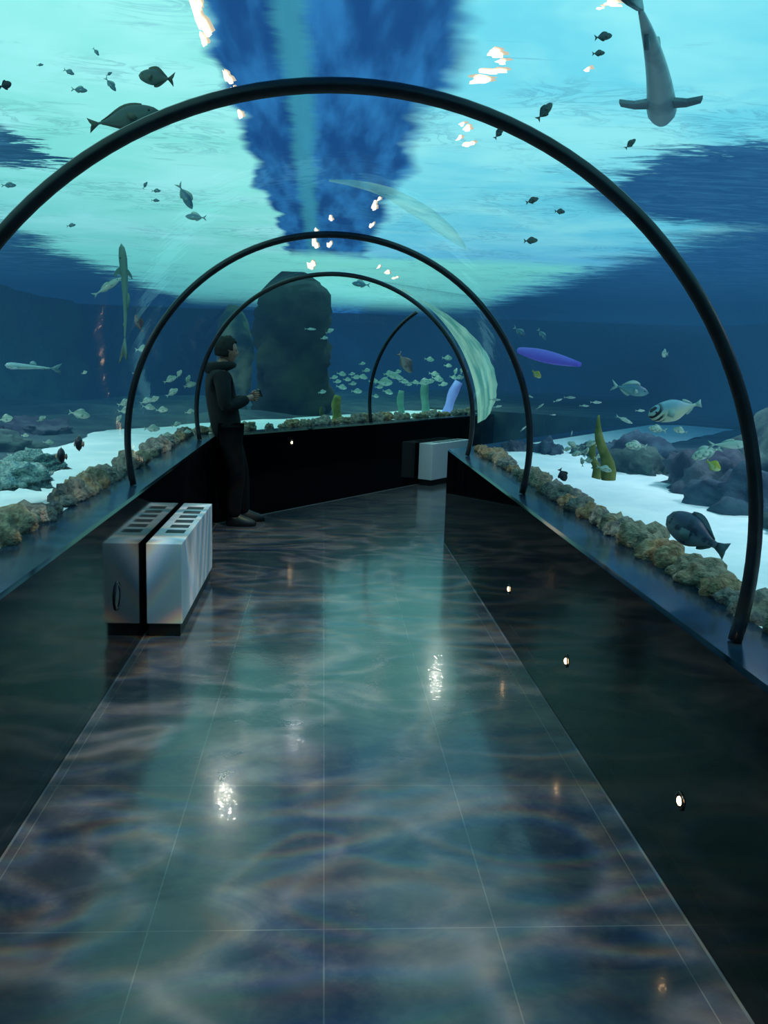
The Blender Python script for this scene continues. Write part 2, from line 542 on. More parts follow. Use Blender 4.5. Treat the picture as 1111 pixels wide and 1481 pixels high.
# ------------------------------------------------------------------ rocks
def rock_me(name, mat, seed, sub=3, sx=1, sy=1, sz=.75, rough=.35, freq=1.4):
    bm = bmesh.new()
    bmesh.ops.create_icosphere(bm, subdivisions=sub, radius=1)
    for v in bm.verts:
        d = v.co.normalized()
        k = 1 + rough * noise.noise(d * freq + Vector((seed * 3.7, seed, 1))) + rough * .5 * noise.noise(d * freq * 2.7 + Vector((seed, 9, 2))) + rough * .25 * noise.noise(d * freq * 6 + Vector((seed, 4, 7)))
        v.co = Vector((d.x * sx, d.y * sy, max(-.35, d.z) * sz)) * k
    return bm_mesh(name, bm, [mat], smooth=True)
BR = [M('border_rock_' + n, a, .9, b, 2.5, bump=(6, 1.0)) for n, a, b in (
    ('olive', lin(92, 90, 70), lin(146, 142, 116)), ('grey', lin(84, 88, 84), lin(140, 138, 122)), ('brown', lin(110, 90, 62), lin(158, 140, 104)))]
brm = [rock_me('border_rock', BR[i % 3], 11 + i, 3, 1, .85, .8, .5, 1.9) for i in range(6)]
RS = []
def ordinal(n):
    w = ['first', 'second', 'third', 'fourth', 'fifth', 'sixth', 'seventh', 'eighth', 'ninth', 'tenth', 'eleventh', 'twelfth', 'thirteenth', 'fourteenth',
         'fifteenth', 'sixteenth', 'seventeenth', 'eighteenth', 'nineteenth', 'twentieth']
    t = {20: 'twenty', 30: 'thirty', 40: 'forty'}
    if n <= 20: return w[n - 1]
    if n == 30: return 'thirtieth'
    if n == 40: return 'fortieth'
    return t[n // 10 * 10] + '-' + w[n % 10 - 1]
def border(sg, ustart, uend, step, lab, grp, big=1.0, dark=False):
    pts = []
    L = 0; u = ustart
    while u < uend:
        pts.append(u); u += step * random.uniform(.7, 1.5)
    for i, u in enumerate(pts):
        s = random.choice([.05, .06, .075, .085, .1]) * big
        p = PL(sg * (LO_ + .004 + s * .55), u, WH + s * .16)
        o = obj('border_rock', brm[random.randrange(6)], loc=p)
        o.scale = (s, s * 1.15, s * random.uniform(.85, 1.2)); o.rotation_euler = (0, 0, random.uniform(0, 6.28))
        tag(o, lab % ordinal(i + 1), 'rock', grp)
border(1, .372, 1.0, .0168, '%s lumpy rock from the camera in the row edging the right sand', 'rocks edging the right sand')
border(-1, .405, 1.0, .0168, '%s lumpy rock from the camera in the row edging the left sand', 'rocks edging the left sand')
border(-1, 1.03, 1.98, .034, '%s lumpy rock from the corner in the row above the far wall', 'rocks edging the far sand', 1.05)

REEF = [M('reef_' + n, a, .95, b, 1.8, bump=(4, 1.0)) for n, a, b in (
    ('slate', lin(28, 46, 66), lin(58, 84, 98)), ('mossy', lin(34, 54, 56), lin(74, 98, 90)), ('mauve', lin(40, 48, 66), lin(78, 88, 96)))]
reefm = [rock_me('reef_rock', REEF[i % 3], 31 + i, 4, 1, .9, .8, .55, 1.7) for i in range(6)]
def reef(pos, sc, mi, label, grp, rz=0):
    o = obj('reef_rock', reefm[mi], loc=pos); o.scale = (sc[0] * .77, sc[1] * .77, sc[2]); o.location.z -= .04; o.rotation_euler = (0, 0, rz)
    return tag(o, label, 'rock', grp)
G = 'reef boulders on the right'
R = [  # x, y, z, sx, sy, sz
    (2.62, 7.35, .86, .42, .46, .30), (2.38, 6.6, .84, .32, .40, .25), (2.66, 5.82, .86, .44, .48, .34), (2.46, 5.0, .84, .36, .46, .31),
    (2.56, 4.2, .86, .38, .48, .31), (2.66, 3.4, .86, .42, .48, .35), (2.8, 2.6, .86, .45, .48, .37), (3.45, 6.7, .9, .5, .55, .46), (3.5, 5.3, .9, .5, .55, .46), (3.55, 4.0, .9, .5, .55, .5)]
Ln = ['leftmost dark boulder of the right reef, edge of the mass on the white sand', 'small dark boulder second from the left along the right reef edge', 'mossy boulder third from the left along the right reef edge',
      'low slate boulder fourth along the right reef edge from the left', 'grey boulder behind the big grouper on the right sand', 'boulder just left of the nearest rib, behind the sand strip',
      'boulder right of the nearest rib at the photo edge', 'rear reef boulder beneath the striped cheek fish', 'rear reef boulder beneath the pale slender fish pair', 'rear reef boulder behind the nearest rib on the right']
for i, (r_, l_) in enumerate(zip(R, Ln)): reef(r_[:3], r_[3:], i % 6, l_, G, i * 1.3)
for i, (x, y, sx_, sy_, sz_) in enumerate(((1.72, 8.02, .17, .15, .15), (2.02, 7.92, .2, .18, .17), (2.38, 7.86, .2, .18, .15), (2.72, 8.1, .22, .2, .17))):
    reef((x, y, .87), (sx_, sy_, sz_), (i + 2) % 6, '%s pale blue mound from the left behind the right sand at the bend' % ordinal(i + 1), 'low mounds behind the right sand', i)
G = 'reef boulders on the left'
LL = [(-2.55, 3.9, .86, .5, .6, .34), (-2.5, 4.9, .84, .42, .55, .26), (-2.6, 5.9, .85, .45, .6, .26), (-2.62, 7.2, .85, .45, .6, .24), (-2.7, 8.6, .85, .5, .6, .22), (-3.6, 5.3, .9, .6, .6, .44), (-3.7, 7.1, .9, .6, .6, .48), (-3.8, 9.2, .9, .6, .65, .52)]
for i, r_ in enumerate(LL):
    reef(r_[:3], r_[3:], (i + 1) % 6, ('%s boulder from the camera along the front of the left reef' % ordinal(i + 1)) if i < 5 else ('%s boulder from the camera in the rear row of the left reef' % ordinal(i - 4)), G, i)
for i, (px, py, ex, s) in enumerate(((22, 694, .95, .12), (50, 672, 1.1, .10))):
    p = beyond(px, py, ex)
    o = obj('coral_head', rock_me('coral_head', M('pale_coral_%d' % i, lin(110, 150, 150), .9, lin(170, 205, 195), 9, bump=(12, 1)), 71 + i, 4, 1.3, 1, .7, .5, 3.2), loc=(p.x, p.y, p.z)); o.scale = (s, s, s)
    tag(o, ('pale knobbly coral head on the left sand, low at the photo edge', 'smaller pale knobbly coral head behind the two dark oval fish')[i], 'coral')

# tall dark rock pillar beyond the far wall
PM = M('pillar_rock', lin(14, 26, 32), .95, lin(46, 58, 42), 2.2, bump=(3, 1.2))
def column_rock(name, label, px, py, y, rx, zb, zt, seed, mat, over=.25):
    base = at_y(px, py, y)
    vs, fs = [], []
    nz, na = 26, 26
    for j in range(nz + 1):
        z = zb + (zt - zb) * j / nz
        q = j / nz
        r0 = rx * (.82 + .25 * q + over * max(0, q - .55))
        for k in range(na):
            a = 2 * pi * k / na
            d = Vector((cos(a), sin(a), 0))
            r = r0 * (1 - .5 * max(0, q - .9) * 10 * (.5 + noise.noise(Vector((a, seed, 2))))) * (1 + .38 * noise.noise(Vector((cos(a) * 1.4 + seed, sin(a) * 1.4, z * 2.4))) + .2 * noise.noise(Vector((cos(a) * 4 + seed, sin(a) * 4, z * 7))))
            r *= 1 - .8 * q ** 5
            vs.append((base.x + d.x * r, base.y + d.y * r * .7, z))
    for j in range(nz):
        for k in range(na):
            fs.append((j * na + k, j * na + (k + 1) % na, (j + 1) * na + (k + 1) % na, (j + 1) * na + k))
    fs.append(tuple(range(na))[::-1]); fs.append(tuple(nz * na + k for k in range(na)))
    return tag(obj(name, mesh(name, vs, fs, [mat])), label, 'rock')
column_rock('rock_pillar', 'tall dark overgrown rock pillar reaching the surface beyond the far wall', 424, 540, 12.4, .56, .8, 2.78, 1, PM, .05)
column_rock('rock_pillar', 'slim brownish mottled rock pillar close behind the man in dark clothes', 336, 540, 12.9, .27, .8, 2.32, 5, M('pillar_rock_brown', lin(40, 62, 68), .95, lin(120, 124, 100), 4, bump=(3, 1.2)), .1)

# ------------------------------------------------------------------ sponges, plants, posts
def tube_me(name, pts, rads, mat, n=10, cap=True):
    vs, fs = [], []
    for i, p in enumerate(pts):
        a = Vector(pts[max(0, i - 1)]); b = Vector(pts[min(len(pts) - 1, i + 1)]); p = Vector(p)
        tg = (b - a).normalized()
        s = tg.cross(Vector((0, 1, .01))).normalized(); q = tg.cross(s)
        for k in range(n):
            th = 2 * pi * k / n
            vs.append(p + (s * cos(th) + q * sin(th)) * rads[i])
    for i in range(len(pts) - 1):
        for k in range(n): fs.append((i * n + k, i * n + (k + 1) % n, (i + 1) * n + (k + 1) % n, (i + 1) * n + k))
    if cap:
        fs.append(tuple(range(n))[::-1]); fs.append(tuple((len(pts) - 1) * n + k for k in range(n)))
    bm = bmesh.new(); tmp = mesh(name, vs, fs, [mat]); bm.from_mesh(tmp); bmesh.ops.recalc_face_normals(bm, faces=bm.faces); bm.to_mesh(tmp); bm.free()
    for p in tmp.polygons: p.use_smooth = True
    return tmp
YG = M('yellow_green_sponge', lin(96, 108, 44), .85, lin(140, 140, 72), 9, bump=(14, .8))
def sponge(px, ptop, pbot, ex, wpx, label, lean=0, mat=YG, tip=.35, name='tube_sponge'):
    b = beyond(px, pbot, ex); d = b.y
    top = at_y(px + lean, ptop, d)
    n = 9; pts = []; rad = []
    w = wpx / 2 / FPX * d
    for i in range(n):
        q = i / (n - 1)
        p = b.lerp(top, q) + Vector((.012 * sin(q * 7), 0, 0))
        pts.append(p - b); rad.append(w * (1 - (1 - tip) * q ** 1.5) * (1 + .12 * sin(q * 11)))
    o = obj(name, tube_me(name, pts, rad, mat), loc=b)
    return tag(o, label, 'sponge' if 'sponge' in name else 'post')
sponge(880, 600, 694, .95, 22, 'tall pointed yellow green sponge on the right reef edge', -16, tip=.14)
sponge(862, 640, 692, 1.05, 14, 'short yellow green sponge left of the tall pointed one', -4, tip=.5)
sponge(486, 572, 614, .55, 14, 'thick upright yellow green sponge beyond the far wall', 2, tip=.8)
sponge(470, 588, 614, .5, 8, 'thin leaning dark green sponge left of the thick one beyond the far wall', -6, M('dark_sponge', lin(44, 62, 30), .9, lin(74, 92, 52), 9))
POST = M('pale_green_post', lin(90, 140, 122), .8, lin(130, 178, 150), 3)
sponge(580, 565, 610, 1.2, 10, 'short pale green post standing in the far sand under the school', 0, POST, .9, 'tank_post')
sponge(615, 548, 610, 1.2, 12, 'taller pale green post standing in the far sand, second from the left', 0, POST, .9, 'tank_post')
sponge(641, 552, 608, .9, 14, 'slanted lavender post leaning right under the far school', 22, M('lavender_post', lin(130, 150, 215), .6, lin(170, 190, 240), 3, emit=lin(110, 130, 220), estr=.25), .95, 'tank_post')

# ------------------------------------------------------------------ fish
EYE = M('fish_eye', lin(8, 8, 10), .2)
def fish_mat(name, top, belly, spots=None, nscale=14, stripe=None, emit=0):
    m, t, out = newmat(name)
    b = t.n('BsdfPrincipled'); tc = t.n('TexCoord').outputs['Object']
    sx = t.n('SeparateXYZ'); t.l(tc, sx.inputs[0])
    f = t.step(sx.outputs[2], -.06, .1)
    c = t.mix(f, belly, top)
    if spots: c = t.mix(t.math('MULTIPLY', t.step(t.noise(tc, nscale, 3), .5, .62), .8), c, spots)
    if stripe:
        x0, x1, cc = stripe
        w = t.n('TexWave', wave_type='BANDS', bands_direction='DIAGONAL'); t.l(tc, w.inputs[0]); w.inputs['Scale'].default_value = 5; w.inputs['Distortion'].default_value = 3
        k = t.math('MULTIPLY', t.step(sx.outputs[0], x0, x1), t.step(w.outputs['Fac'], .4, .6))
        c = t.mix(k, c, cc)
    t.l(c, b.inputs['Base Color']); b.inputs['Roughness'].default_value = .45
    t.l(b.outputs[0], out.inputs[0])
    return m
def fish_me(name, prof, body, fin, tail=(.2, .15, .5), dorsal=(.25, -.25, .1), anal=(.02, -.28, .07), pect=.13, eye=.018, bend=0, sag=0):
    """prof: (x, zc, halfheight, halfwidth) from nose (+x) to tail root (-x); one continuous mesh"""
    vs, fs, fm = [], [], []
    n = 14
    def bx(x): return bend * (x - .5) ** 2
    for (x, zc, h, w) in prof:
        for k in range(n):
            a = 2 * pi * k / n
            vs.append((x, w * cos(a) + bx(x), zc + h * sin(a)))
    for i in range(len(prof) - 1):
        for k in range(n):
            fs.append((i * n + k, i * n + (k + 1) % n, (i + 1) * n + (k + 1) % n, (i + 1) * n + k)); fm.append(0)
    fs.append(tuple(range(n))[::-1]); fm.append(0)
    fs.append(tuple((len(prof) - 1) * n + k for k in range(n))); fm.append(0)
    def plate(pts, th=.006):
        s = len(vs); k = len(pts)
        for sg in (1, -1):
            for (x, y, z) in pts: vs.append((x, y + bx(x) + sg * th, z))
        fs.append(tuple(range(s, s + k))); fs.append(tuple(range(s + k, s + 2 * k))[::-1]); fm.extend((1, 1))
        for i in range(k):
            j = (i + 1) % k
            fs.append((s + i, s + k + i, s + k + j, s + j)); fm.append(1)
    xe, ze, he, we = prof[-1]
    L, H, fork = tail
    x0 = xe + .02
    plate([(x0, 0, ze + he), (xe - L * .5, 0, ze + H * .62), (xe - L, 0, ze + H), (xe - L * (1 - fork * .55), 0, ze + H * .3), (xe - L * (1 - fork), 0, ze),
           (xe - L * (1 - fork * .55), 0, ze - H * .3), (xe - L, 0, ze - H), (xe - L * .5, 0, ze - H * .62), (x0, 0, ze - he)])
    def prf(x):
        for a, b in zip(prof, prof[1:]):
            if b[0] <= x <= a[0]:
                q = (a[0] - x) / (a[0] - b[0] + 1e-9)
                return [a[i] + (b[i] - a[i]) * q for i in range(4)]
        return prof[-1]
    def ridge(xa, xb, hh, sg):
        base, top = [], []
        for i in range(9):
            x = xa + (xb - xa) * i / 8
            p = prf(x); q = i / 8
            base.append((x, 0, p[1] + sg * p[2] * .85))
            top.append((x - hh * .35 * (1 - q), 0, p[1] + sg * (p[2] + hh * (sin(pi * min(1, q * .8 + .16)) ** .7))))
        plate(base + top[::-1], .004)
    if dorsal: ridge(*dorsal, 1)
    if anal: ridge(*anal, -1)
    if pect:
        for sg in (1, -1):
            p = prf(.2); s = len(vs)
            q = [(.2, .9, -.2), (.16, 1.0, .25), (.2 - pect * .9, 1.0, .35), (.2 - pect, 1.0, -.15), (.2 - pect * .7, 1.0, -.5)]
            off = [0, 0, .05, .06, .04]
            for d in (0, .006):
                for (x, w, z), of in zip(q, off): vs.append((x, sg * (p[3] * w + of + d) + bx(x), p[1] + z * p[2] - .02))
            f = tuple(range(s, s + 5)); g = tuple(range(s + 5, s + 10))
            fs.append(f); fs.append(g[::-1]); fm.extend((1, 1))
            for i in range(5): fs.append((s + i, s + 5 + i, s + 5 + (i + 1) % 5, s + (i + 1) % 5)); fm.append(1)
    if eye:
        p = prf(.37)
        for sg in (1, -1):
            s = len(vs); c = Vector((.37, sg * p[3] * .88 + bx(.37), p[1] + p[2] * .28))
            for i in range(5):
                for k in range(8):
                    a, b2 = pi * (i + .5) / 5, 2 * pi * k / 8
                    vs.append(c + Vector((sin(a) * cos(b2), cos(a) * .6, sin(a) * sin(b2))) * eye)
            for i in range(4):
                for k in range(8):
                    fs.append((s + i * 8 + k, s + i * 8 + (k + 1) % 8, s + i * 8 + 8 + (k + 1) % 8, s + i * 8 + 8 + k)); fm.append(2)
            fs.append(tuple(range(s, s + 8))); fs.append(tuple(range(s + 32, s + 40))); fm.extend((2, 2))
    me = mesh(name, vs, fs, [body, fin, EYE], True, fm)
    bm = bmesh.new(); bm.from_mesh(me); bmesh.ops.recalc_face_normals(bm, faces=bm.faces); bm.to_mesh(me); bm.free()
    return me
def body_prof(h, w, peak=.12, nose=.3, tailh=.16, xt=-.36, n=16, belly=1.0):
    out = []
    for i in range(n):
        q = i / (n - 1)
        x = .5 - (.5 - xt) * q
        pk = .5 - peak; pk = (.5 - peak) / (.5 - xt) if False else (.5 - peak) / (.5 - xt)
        if q < pk: s = sin(pi / 2 * (q / pk)) ** (nose * 2)
        else:
            r = (q - pk) / (1 - pk)
            s = tailh + (1 - tailh) * (cos(pi * r) * .5 + .5)
        s = max(s, .02)
        out.append((x, 0 if belly == 1 else -(belly - 1) * h * s * .5, h * s, w * max(s, .04)))
    return out

SILV = fish_mat('silver_fish', lin(150, 176, 160), lin(225, 236, 220))
SILF = M('silver_fin', lin(172, 196, 186), .5)
GREY = fish_mat('grey_fish', lin(66, 84, 84), lin(104, 118, 104))
GRYF = M('grey_fin', lin(92, 92, 72), .6)
DARK = fish_mat('dark_fish', lin(16, 22, 34), lin(34, 38, 48))
DRKF = M('dark_fin', lin(22, 26, 36), .6)
PALE = fish_mat('pale_fish', lin(178, 200, 180), lin(228, 236, 212), lin(120, 150, 140), 9)
STRP = fish_mat('striped_cheek_fish', lin(140, 176, 190), lin(222, 220, 190), None, 14, (.2, .3, lin(26, 34, 40)))
BLUE = fish_mat('blue_grey_fish', lin(70, 116, 140), lin(120, 164, 170))
YELL = fish_mat('yellow_fish', lin(196, 190, 60), lin(220, 225, 150))
YELF = M('yellow_fin', lin(200, 196, 70), .5)
RIMF = M('pale_rim_fin', lin(150, 136, 116), .6)
REDD = fish_mat('reddish_fish', lin(110, 78, 84), lin(160, 134, 128))
REDF = M('reddish_fin', lin(120, 96, 96), .6)
GROU = fish_mat('grouper', lin(44, 60, 84), lin(110, 130, 140), lin(26, 36, 54), 9)
SHKB = fish_mat('grey_shark', lin(92, 116, 118), lin(150, 166, 162))
SHKP = fish_mat('pale_shark', lin(130, 170, 180), lin(180, 208, 206))
LEOP = fish_mat('banded_shark', lin(150, 172, 172), lin(214, 222, 218), lin(150, 170, 172), 6)

SP = {
 'silver': fish_me('schooling_fish', body_prof(.19, .08, .14, .3), SILV, SILF, tail=(.15, .14, .5)),
 'slim': fish_me('slender_fish', body_prof(.095, .06, .1, .35), SILV, SILF, tail=(.14, .1, .5), dorsal=(.1, -.2, .04), anal=(-.02, -.25, .03), pect=.08),
 'bluefish': fish_me('fusilier', body_prof(.15, .075, .12, .3), BLUE, SILF, tail=(.17, .15, .6)),
 'unicorn': fish_me('surgeonfish', body_prof(.145, .065, .12, .32, .1), GREY, GRYF, tail=(.12, .1, .35), dorsal=(.3, -.3, .03), anal=(.1, -.3, .025)),
 'deepdark': fish_me('batfish', body_prof(.30, .10, .08, .26), DARK, DRKF, tail=(.16, .2, .2), dorsal=(.15, -.32, .12), anal=(.1, -.32, .12)),
 'oval': fish_me('angelfish', body_prof(.33, .11, .08, .26), DARK, RIMF, tail=(.14, .14, .2), dorsal=(.2, -.33, .05), anal=(.15, -.33, .05)),
 'greyblock': fish_me('rabbitfish', body_prof(.2, .09, .05, .25), GREY, GRYF, tail=(.15, .18, .4), dorsal=(.25, -.3, .07), anal=(.05, -.3, .06)),
 'pale': fish_me('snapper', body_prof(.17, .085, .15, .3), PALE, SILF, tail=(.16, .15, .5)),
 'striped': fish_me('pufferfish', body_prof(.20, .13, .05, .22, .12, -.4, belly=1.1), STRP, SILF, tail=(.1, .08, .1), dorsal=(-.15, -.33, .05), anal=(-.18, -.34, .05)),
 'yellow': fish_me('butterflyfish', body_prof(.26, .08, .08, .28), YELL, YELF, tail=(.12, .12, .2), dorsal=(.2, -.3, .06), anal=(.1, -.3, .06)),
 'red': fish_me('anthias', body_prof(.2, .085, .1, .3), REDD, REDF, tail=(.16, .14, .5)),
 'grouper': fish_me('grouper', body_prof(.24, .19, .1, .22, .2, -.34), GROU, fish_mat('grouper_fin', lin(60, 84, 92), lin(96, 122, 124)), tail=(.16, .14, .1), dorsal=(.2, -.28, .07), anal=(-.08, -.28, .05), pect=.2),
}
def shark_me(name, mat, finm, bend=.0, w=.075, head=.3, reach=.2, hz=.062):
    pr = []
    for i in range(22):
        q = i / 21
        x = .5 - .82 * q
        s = min(1, (q / .16)) ** head if q < .16 else (1 - ((q - .16) / .84)) ** .8 * .93 + .07
        pr.append((x, 0, hz * max(s, .03), w * max(s, .03)))
    me = fish_me(name, pr, mat, finm, tail=(.18, .1 * hz / .062, .45), dorsal=(.08, -.06, .07 * hz / .062), anal=(-.16, -.2, .02), pect=0, eye=.008, bend=bend)
    bm = bmesh.new(); bm.from_mesh(me)
    # pectoral fins, long swept blades reaching out to the sides
    for sg in (1, -1):
        bx = bend * (.25 - .5) ** 2
        q = [(.30, .7 * w, -.3 * hz), (.285, w + .4 * reach, -.4 * hz), (.245, w + .95 * reach, -.5 * hz), (.21, w + reach, -.5 * hz), (.24, w + .4 * reach, -.4 * hz), (.235, .7 * w, -.3 * hz)]
        up = [bm.verts.new((x, sg * y + bx, z + .004)) for x, y, z in q]; dn = [bm.verts.new((x, sg * y + bx, z - .004)) for x, y, z in q]
        fcs = [bm.faces.new(up), bm.faces.new(dn[::-1])]
        for i in range(6):
            j = (i + 1) % 6
            fcs.append(bm.faces.new((up[i], dn[i], dn[j], up[j])))
        for f in fcs: f.material_index = 1
    bmesh.ops.recalc_face_normals(bm, faces=bm.faces)
    bm.to_mesh(me); bm.free()
    return me
SP['shark'] = shark_me('banded_shark', LEOP, M('shark_fin_dark', lin(170, 190, 190), .6, lin(90, 106, 112), 5), .07, .037, .55, .055, .03)
SP['paleshark'] = shark_me('pale_shark', SHKP, M('shark_fin_pale', lin(130, 170, 176), .6), .05)
SP['longshark'] = shark_me('slender_shark', fish_mat('tan_shark', lin(92, 124, 112), lin(130, 158, 140)), M('shark_fin_tan', lin(110, 140, 128), .6), .12, .034, .3, .05, .04)

def orient(o, f, upw=Vector((0, 0, 1))):
    f = f.normalized(); l = upw.cross(f)
    if l.length < .05: l = Vector((0, 1, 0)).cross(f)
    l.normalize(); u = f.cross(l)
    o.rotation_euler = Matrix((f, l, u)).transposed().to_euler()
def put(sp, name, px, py, ex, lpx, ang, label, cat='fish', grp=None, dep=0.0, upw=None, thin=1.0, z=None, face=None):
    """ang: heading in degrees, 0 to the right of the tunnel, 90 upward; dep: swims away (+) or toward the camera (-)"""
    p = beyond(px, py, ex)
    if z is not None: p = on_z(px, py, z)
    d = (p - CAM).dot(fwd)
    a = radians(ang)
    f = Vector((cos(a), 0, sin(a))) + Vector((0, dep, 0))
    if face is not None: f = (CAM - p).normalized() + Vector((face, 0, 0)); dep = 0
    o = obj(name, SP[sp], loc=p)
    L = lpx / FPX * d / sqrt(1) * sqrt(1 + dep * dep)
    o.scale = (L, L * thin, L)
    orient(o, f, upw or Vector((0, 0, 1)))
    return tag(o, label, cat, grp)

# --- single fish you can point at
put('unicorn', 'surgeonfish', 178, 171, .55, 106, 14, 'grey green surgeonfish just above the nearest rib on the upper left')
put('greyblock', 'rabbitfish', 226, 112, .5, 54, 172, 'dark blocky fish with upright tail, high on the upper left', dep=.3)
put('bluefish', 'fusilier', 268, 284, .45, 40, -60, 'dark narrow fish diving steeply under the nearest rib, upper left')
put('bluefish', 'fusilier', 283, 314, .45, 30, 178, 'small dark fish lying level below the diving one, upper left')
put('slim', 'slender_fish', 155, 415, .9, 50, 34, 'pale slim fish climbing to the right, left of the hanging shark')
put('red', 'anthias', 201, 468, .7, 26, 110, 'reddish fish nose up beside the second rib on the left')
put('oval', 'angelfish', 89, 659, .42, 34, 180, 'dark oval fish seen head on, left one of the pair over the left sand', face=-.15, thin=1.5)
put('oval', 'angelfish', 115, 641, .42, 32, 180, 'dark oval fish seen head on, right one of the pair over the left sand', face=-.25, thin=1.4)
put('bluefish', 'fusilier', 912, 563, .8, 56, -10, 'blue green fish facing right above the pufferfish')
o = put('striped', 'pufferfish', 976, 592, .6, 80, 194, 'large pale fish with black and white striped head, facing left')
put('grouper', 'grouper', 1007, 772, .32, 74, 150, 'big dark blue grouper resting close above the right sand', dep=.9)
put('slim', 'slender_fish', 1056, 643, .6, 66, 2, 'long pale fish crossing behind the nearest rib on the right')
put('pale', 'snapper', 1022, 655, .7, 46, 200, 'pale fish with a spread tail left of the long pale fish')
put('yellow', 'butterflyfish', 1032, 673, .55, 26, -30, 'yellow edged fish below the pale fish on the right reef')
put('pale', 'snapper', 920, 645, 1.0, 32, 175, 'brownish pale fish hovering over the right reef crest')
put('pale', 'snapper', 951, 621, .8, 27, 172, 'dull striped fish under the pufferfish, left one of two')
put('silver', 'schooling_fish', 984, 623, .75, 22, 165, 'small bright fish under the pufferfish, right one of two')
put('slim', 'slender_fish', 903, 607, .8, 28, -22, 'thin pale fish diving right, below the blue green fish')
put('silver', 'schooling_fish', 962, 512, .8, 17, 180, 'round pale fish alone in open blue water on the right', dep=-1.2)
put('deepdark', 'dark_reef_fish', 814, 687, .5, 20, -60, 'small dark fish head down over the right sand')
put('bluefish', 'fusilier', 752, 480, .8, 22, -35, 'dark fish near the second rib in the upper right blue')
put('bluefish', 'fusilier', 784, 484, .9, 20, -50, 'dark fish right of the one near the second rib')
put('yellow', 'yellow_wrasse', 776, 541, .7, 17, -35, 'tiny yellow fish beneath the purple light bar')
put('slim', 'slender_fish', 449, 476, .9, 17, 0, 'pale fish crossing the dark rock pillar alone')
put('silver', 'schooling_fish', 477, 479, .9, 13, 30, 'upper one of two small pale fish on the pillar edge')
put('silver', 'schooling_fish', 469, 489, .9, 11, 10, 'lower one of two small pale fish on the pillar edge')
put('bluefish', 'fusilier', 522, 411, 1.2, 26, 176, 'dark fish against the bright surface inside the third arch')
put('deepdark', 'dark_reef_fish', 8, 123, .7, 18, 20, 'small dark fish at the left photo edge near the surface')
put('red', 'anthias', 586, 525, 1.3, 34, -55, 'reddish reflection streak slanting down behind the far rib')  # fish shape standing in for a reddish reflection streak

# --- sharks
def place_shark(sp, name, head, tail, zh, label, zt=None):
    h = on_z(head[0], head[1], zh); t = on_z(tail[0], tail[1], zt or zh)
    o = obj(name, SP[sp], loc=(h + t) / 2)
    L = (h - t).length; o.scale = (L, L, L); orient(o, h - t)
    return tag(o, label, 'shark')
place_shark('shark', 'banded_shark', (957, 180), (968, -60), 2.56, 'grey shark seen from below at the upper right, fins spread')
put('paleshark', 'pale_shark', 49, 531, .9, 82, 178, 'pale shark swimming level at the left edge of the photo', 'shark')
put('longshark', 'slender_shark', 186, 438, .8, 170, 98, 'long pale shark hanging almost upright on the left', 'shark', dep=.15)

# --- schools: every fish an object; rank counted from the left of the photo
def school(items, sp, name, lab, grp, ex, ang0=0, cat='fish', thin=1.0):
    items = sorted(items, key=lambda q: q[0])
    for i, it in enumerate(items):
        px, py, L = it[:3]
        a = it[3] if len(it) > 3 else ang0 + random.uniform(-16, 16)
        put(sp, name, px, py, ex + random.uniform(-.12, .25), L, a, lab % ordinal(i + 1), cat, grp, dep=random.uniform(-.35, .35))
school([(180, 583, 22, 20), (182, 594, 24, 8), (172, 606, 14, 60), (211, 580, 18, 25), (223, 578, 17, 30), (215, 589, 19, -8), (234, 593, 19, 5), (246, 549, 20, 28), (259, 541, 14, 60),
        (249, 568, 20, 35), (272, 550, 16, 75), (275, 557, 18, 20), (275, 596, 16, 10), (220, 620, 22, 0), (196, 540, 10, 0), (206, 505, 22, 8), (255, 614, 14, 20), (241, 629, 16, 0), (270, 625, 14, 10)],
       'silver', 'schooling_fish', '%s small silver fish from the left in the school between the left ribs', 'silver school between the left ribs', .7)
school([(8, 606, 24, 12), (60, 606, 14, 35), (115, 599, 30, -10), (122, 539, 10, 20), (70, 640, 16, 0), (36, 630, 12, 0)],
       'silver', 'schooling_fish', '%s scattered pale fish from the left, left of the second rib', 'scattered fish left of the second rib', .8)
school([(115, 130, 24, -5), (160, 122, 24, -50), (103, 326, 14, 10), (210, 268, 12, 60), (226, 276, 14, 0), (13, 268, 20, 5), (139, 75, 14, -50), (58, 94, 10, 10), (225, 290, 12, 0), (158, 107, 10, 40), (100, 104, 18, -25)],
       'bluefish', 'distant_fish', '%s small shadowy fish from the left near the bright surface, upper left', 'shadowy fish near the surface, upper left', .6)
school([(788, 161, 30, 50), (873, 53, 26, 10), (866, 77, 18, 5), (770, 290, 18, 20), (768, 348, 20, 5), (810, 306, 16, 0), (722, 192, 20, 55), (912, 208, 18, 45)],
       'greyblock', 'distant_fish', '%s small shadowy fish from the left near the bright surface, upper right', 'shadowy fish near the surface, upper right', .6)
far_pts = [(569, 544, 20), (562, 540, 15), (577, 547, 14), (621, 520, 15), (628, 541, 16), (648, 529, 12), (613, 553, 22), (633, 548, 18), (622, 552, 14), (659, 538, 12, 75), (664, 546, 14), (673, 541, 12, 60), (656, 546, 12),
           (668, 536, 10, 80), (555, 553, 26, 0), (540, 551, 14), (584, 552, 14), (591, 556, 11), (600, 553, 12), (524, 545, 16), (524, 526, 10), (494, 541, 14), (483, 546, 12), (494, 560, 16), (509, 541, 10), (514, 546, 12),
           (466, 567, 12), (516, 566, 16), (543, 573, 11), (561, 567, 16), (647, 518, 16, 0), (530, 536, 12), (502, 549, 12), (488, 552, 12), (510, 555, 12), (575, 538, 12), (548, 560, 12), (641, 556, 14)]
school(far_pts, 'silver', 'schooling_fish', '%s small pale fish from the left in the far school beyond the bend', 'pale school beyond the bend', 1.0)
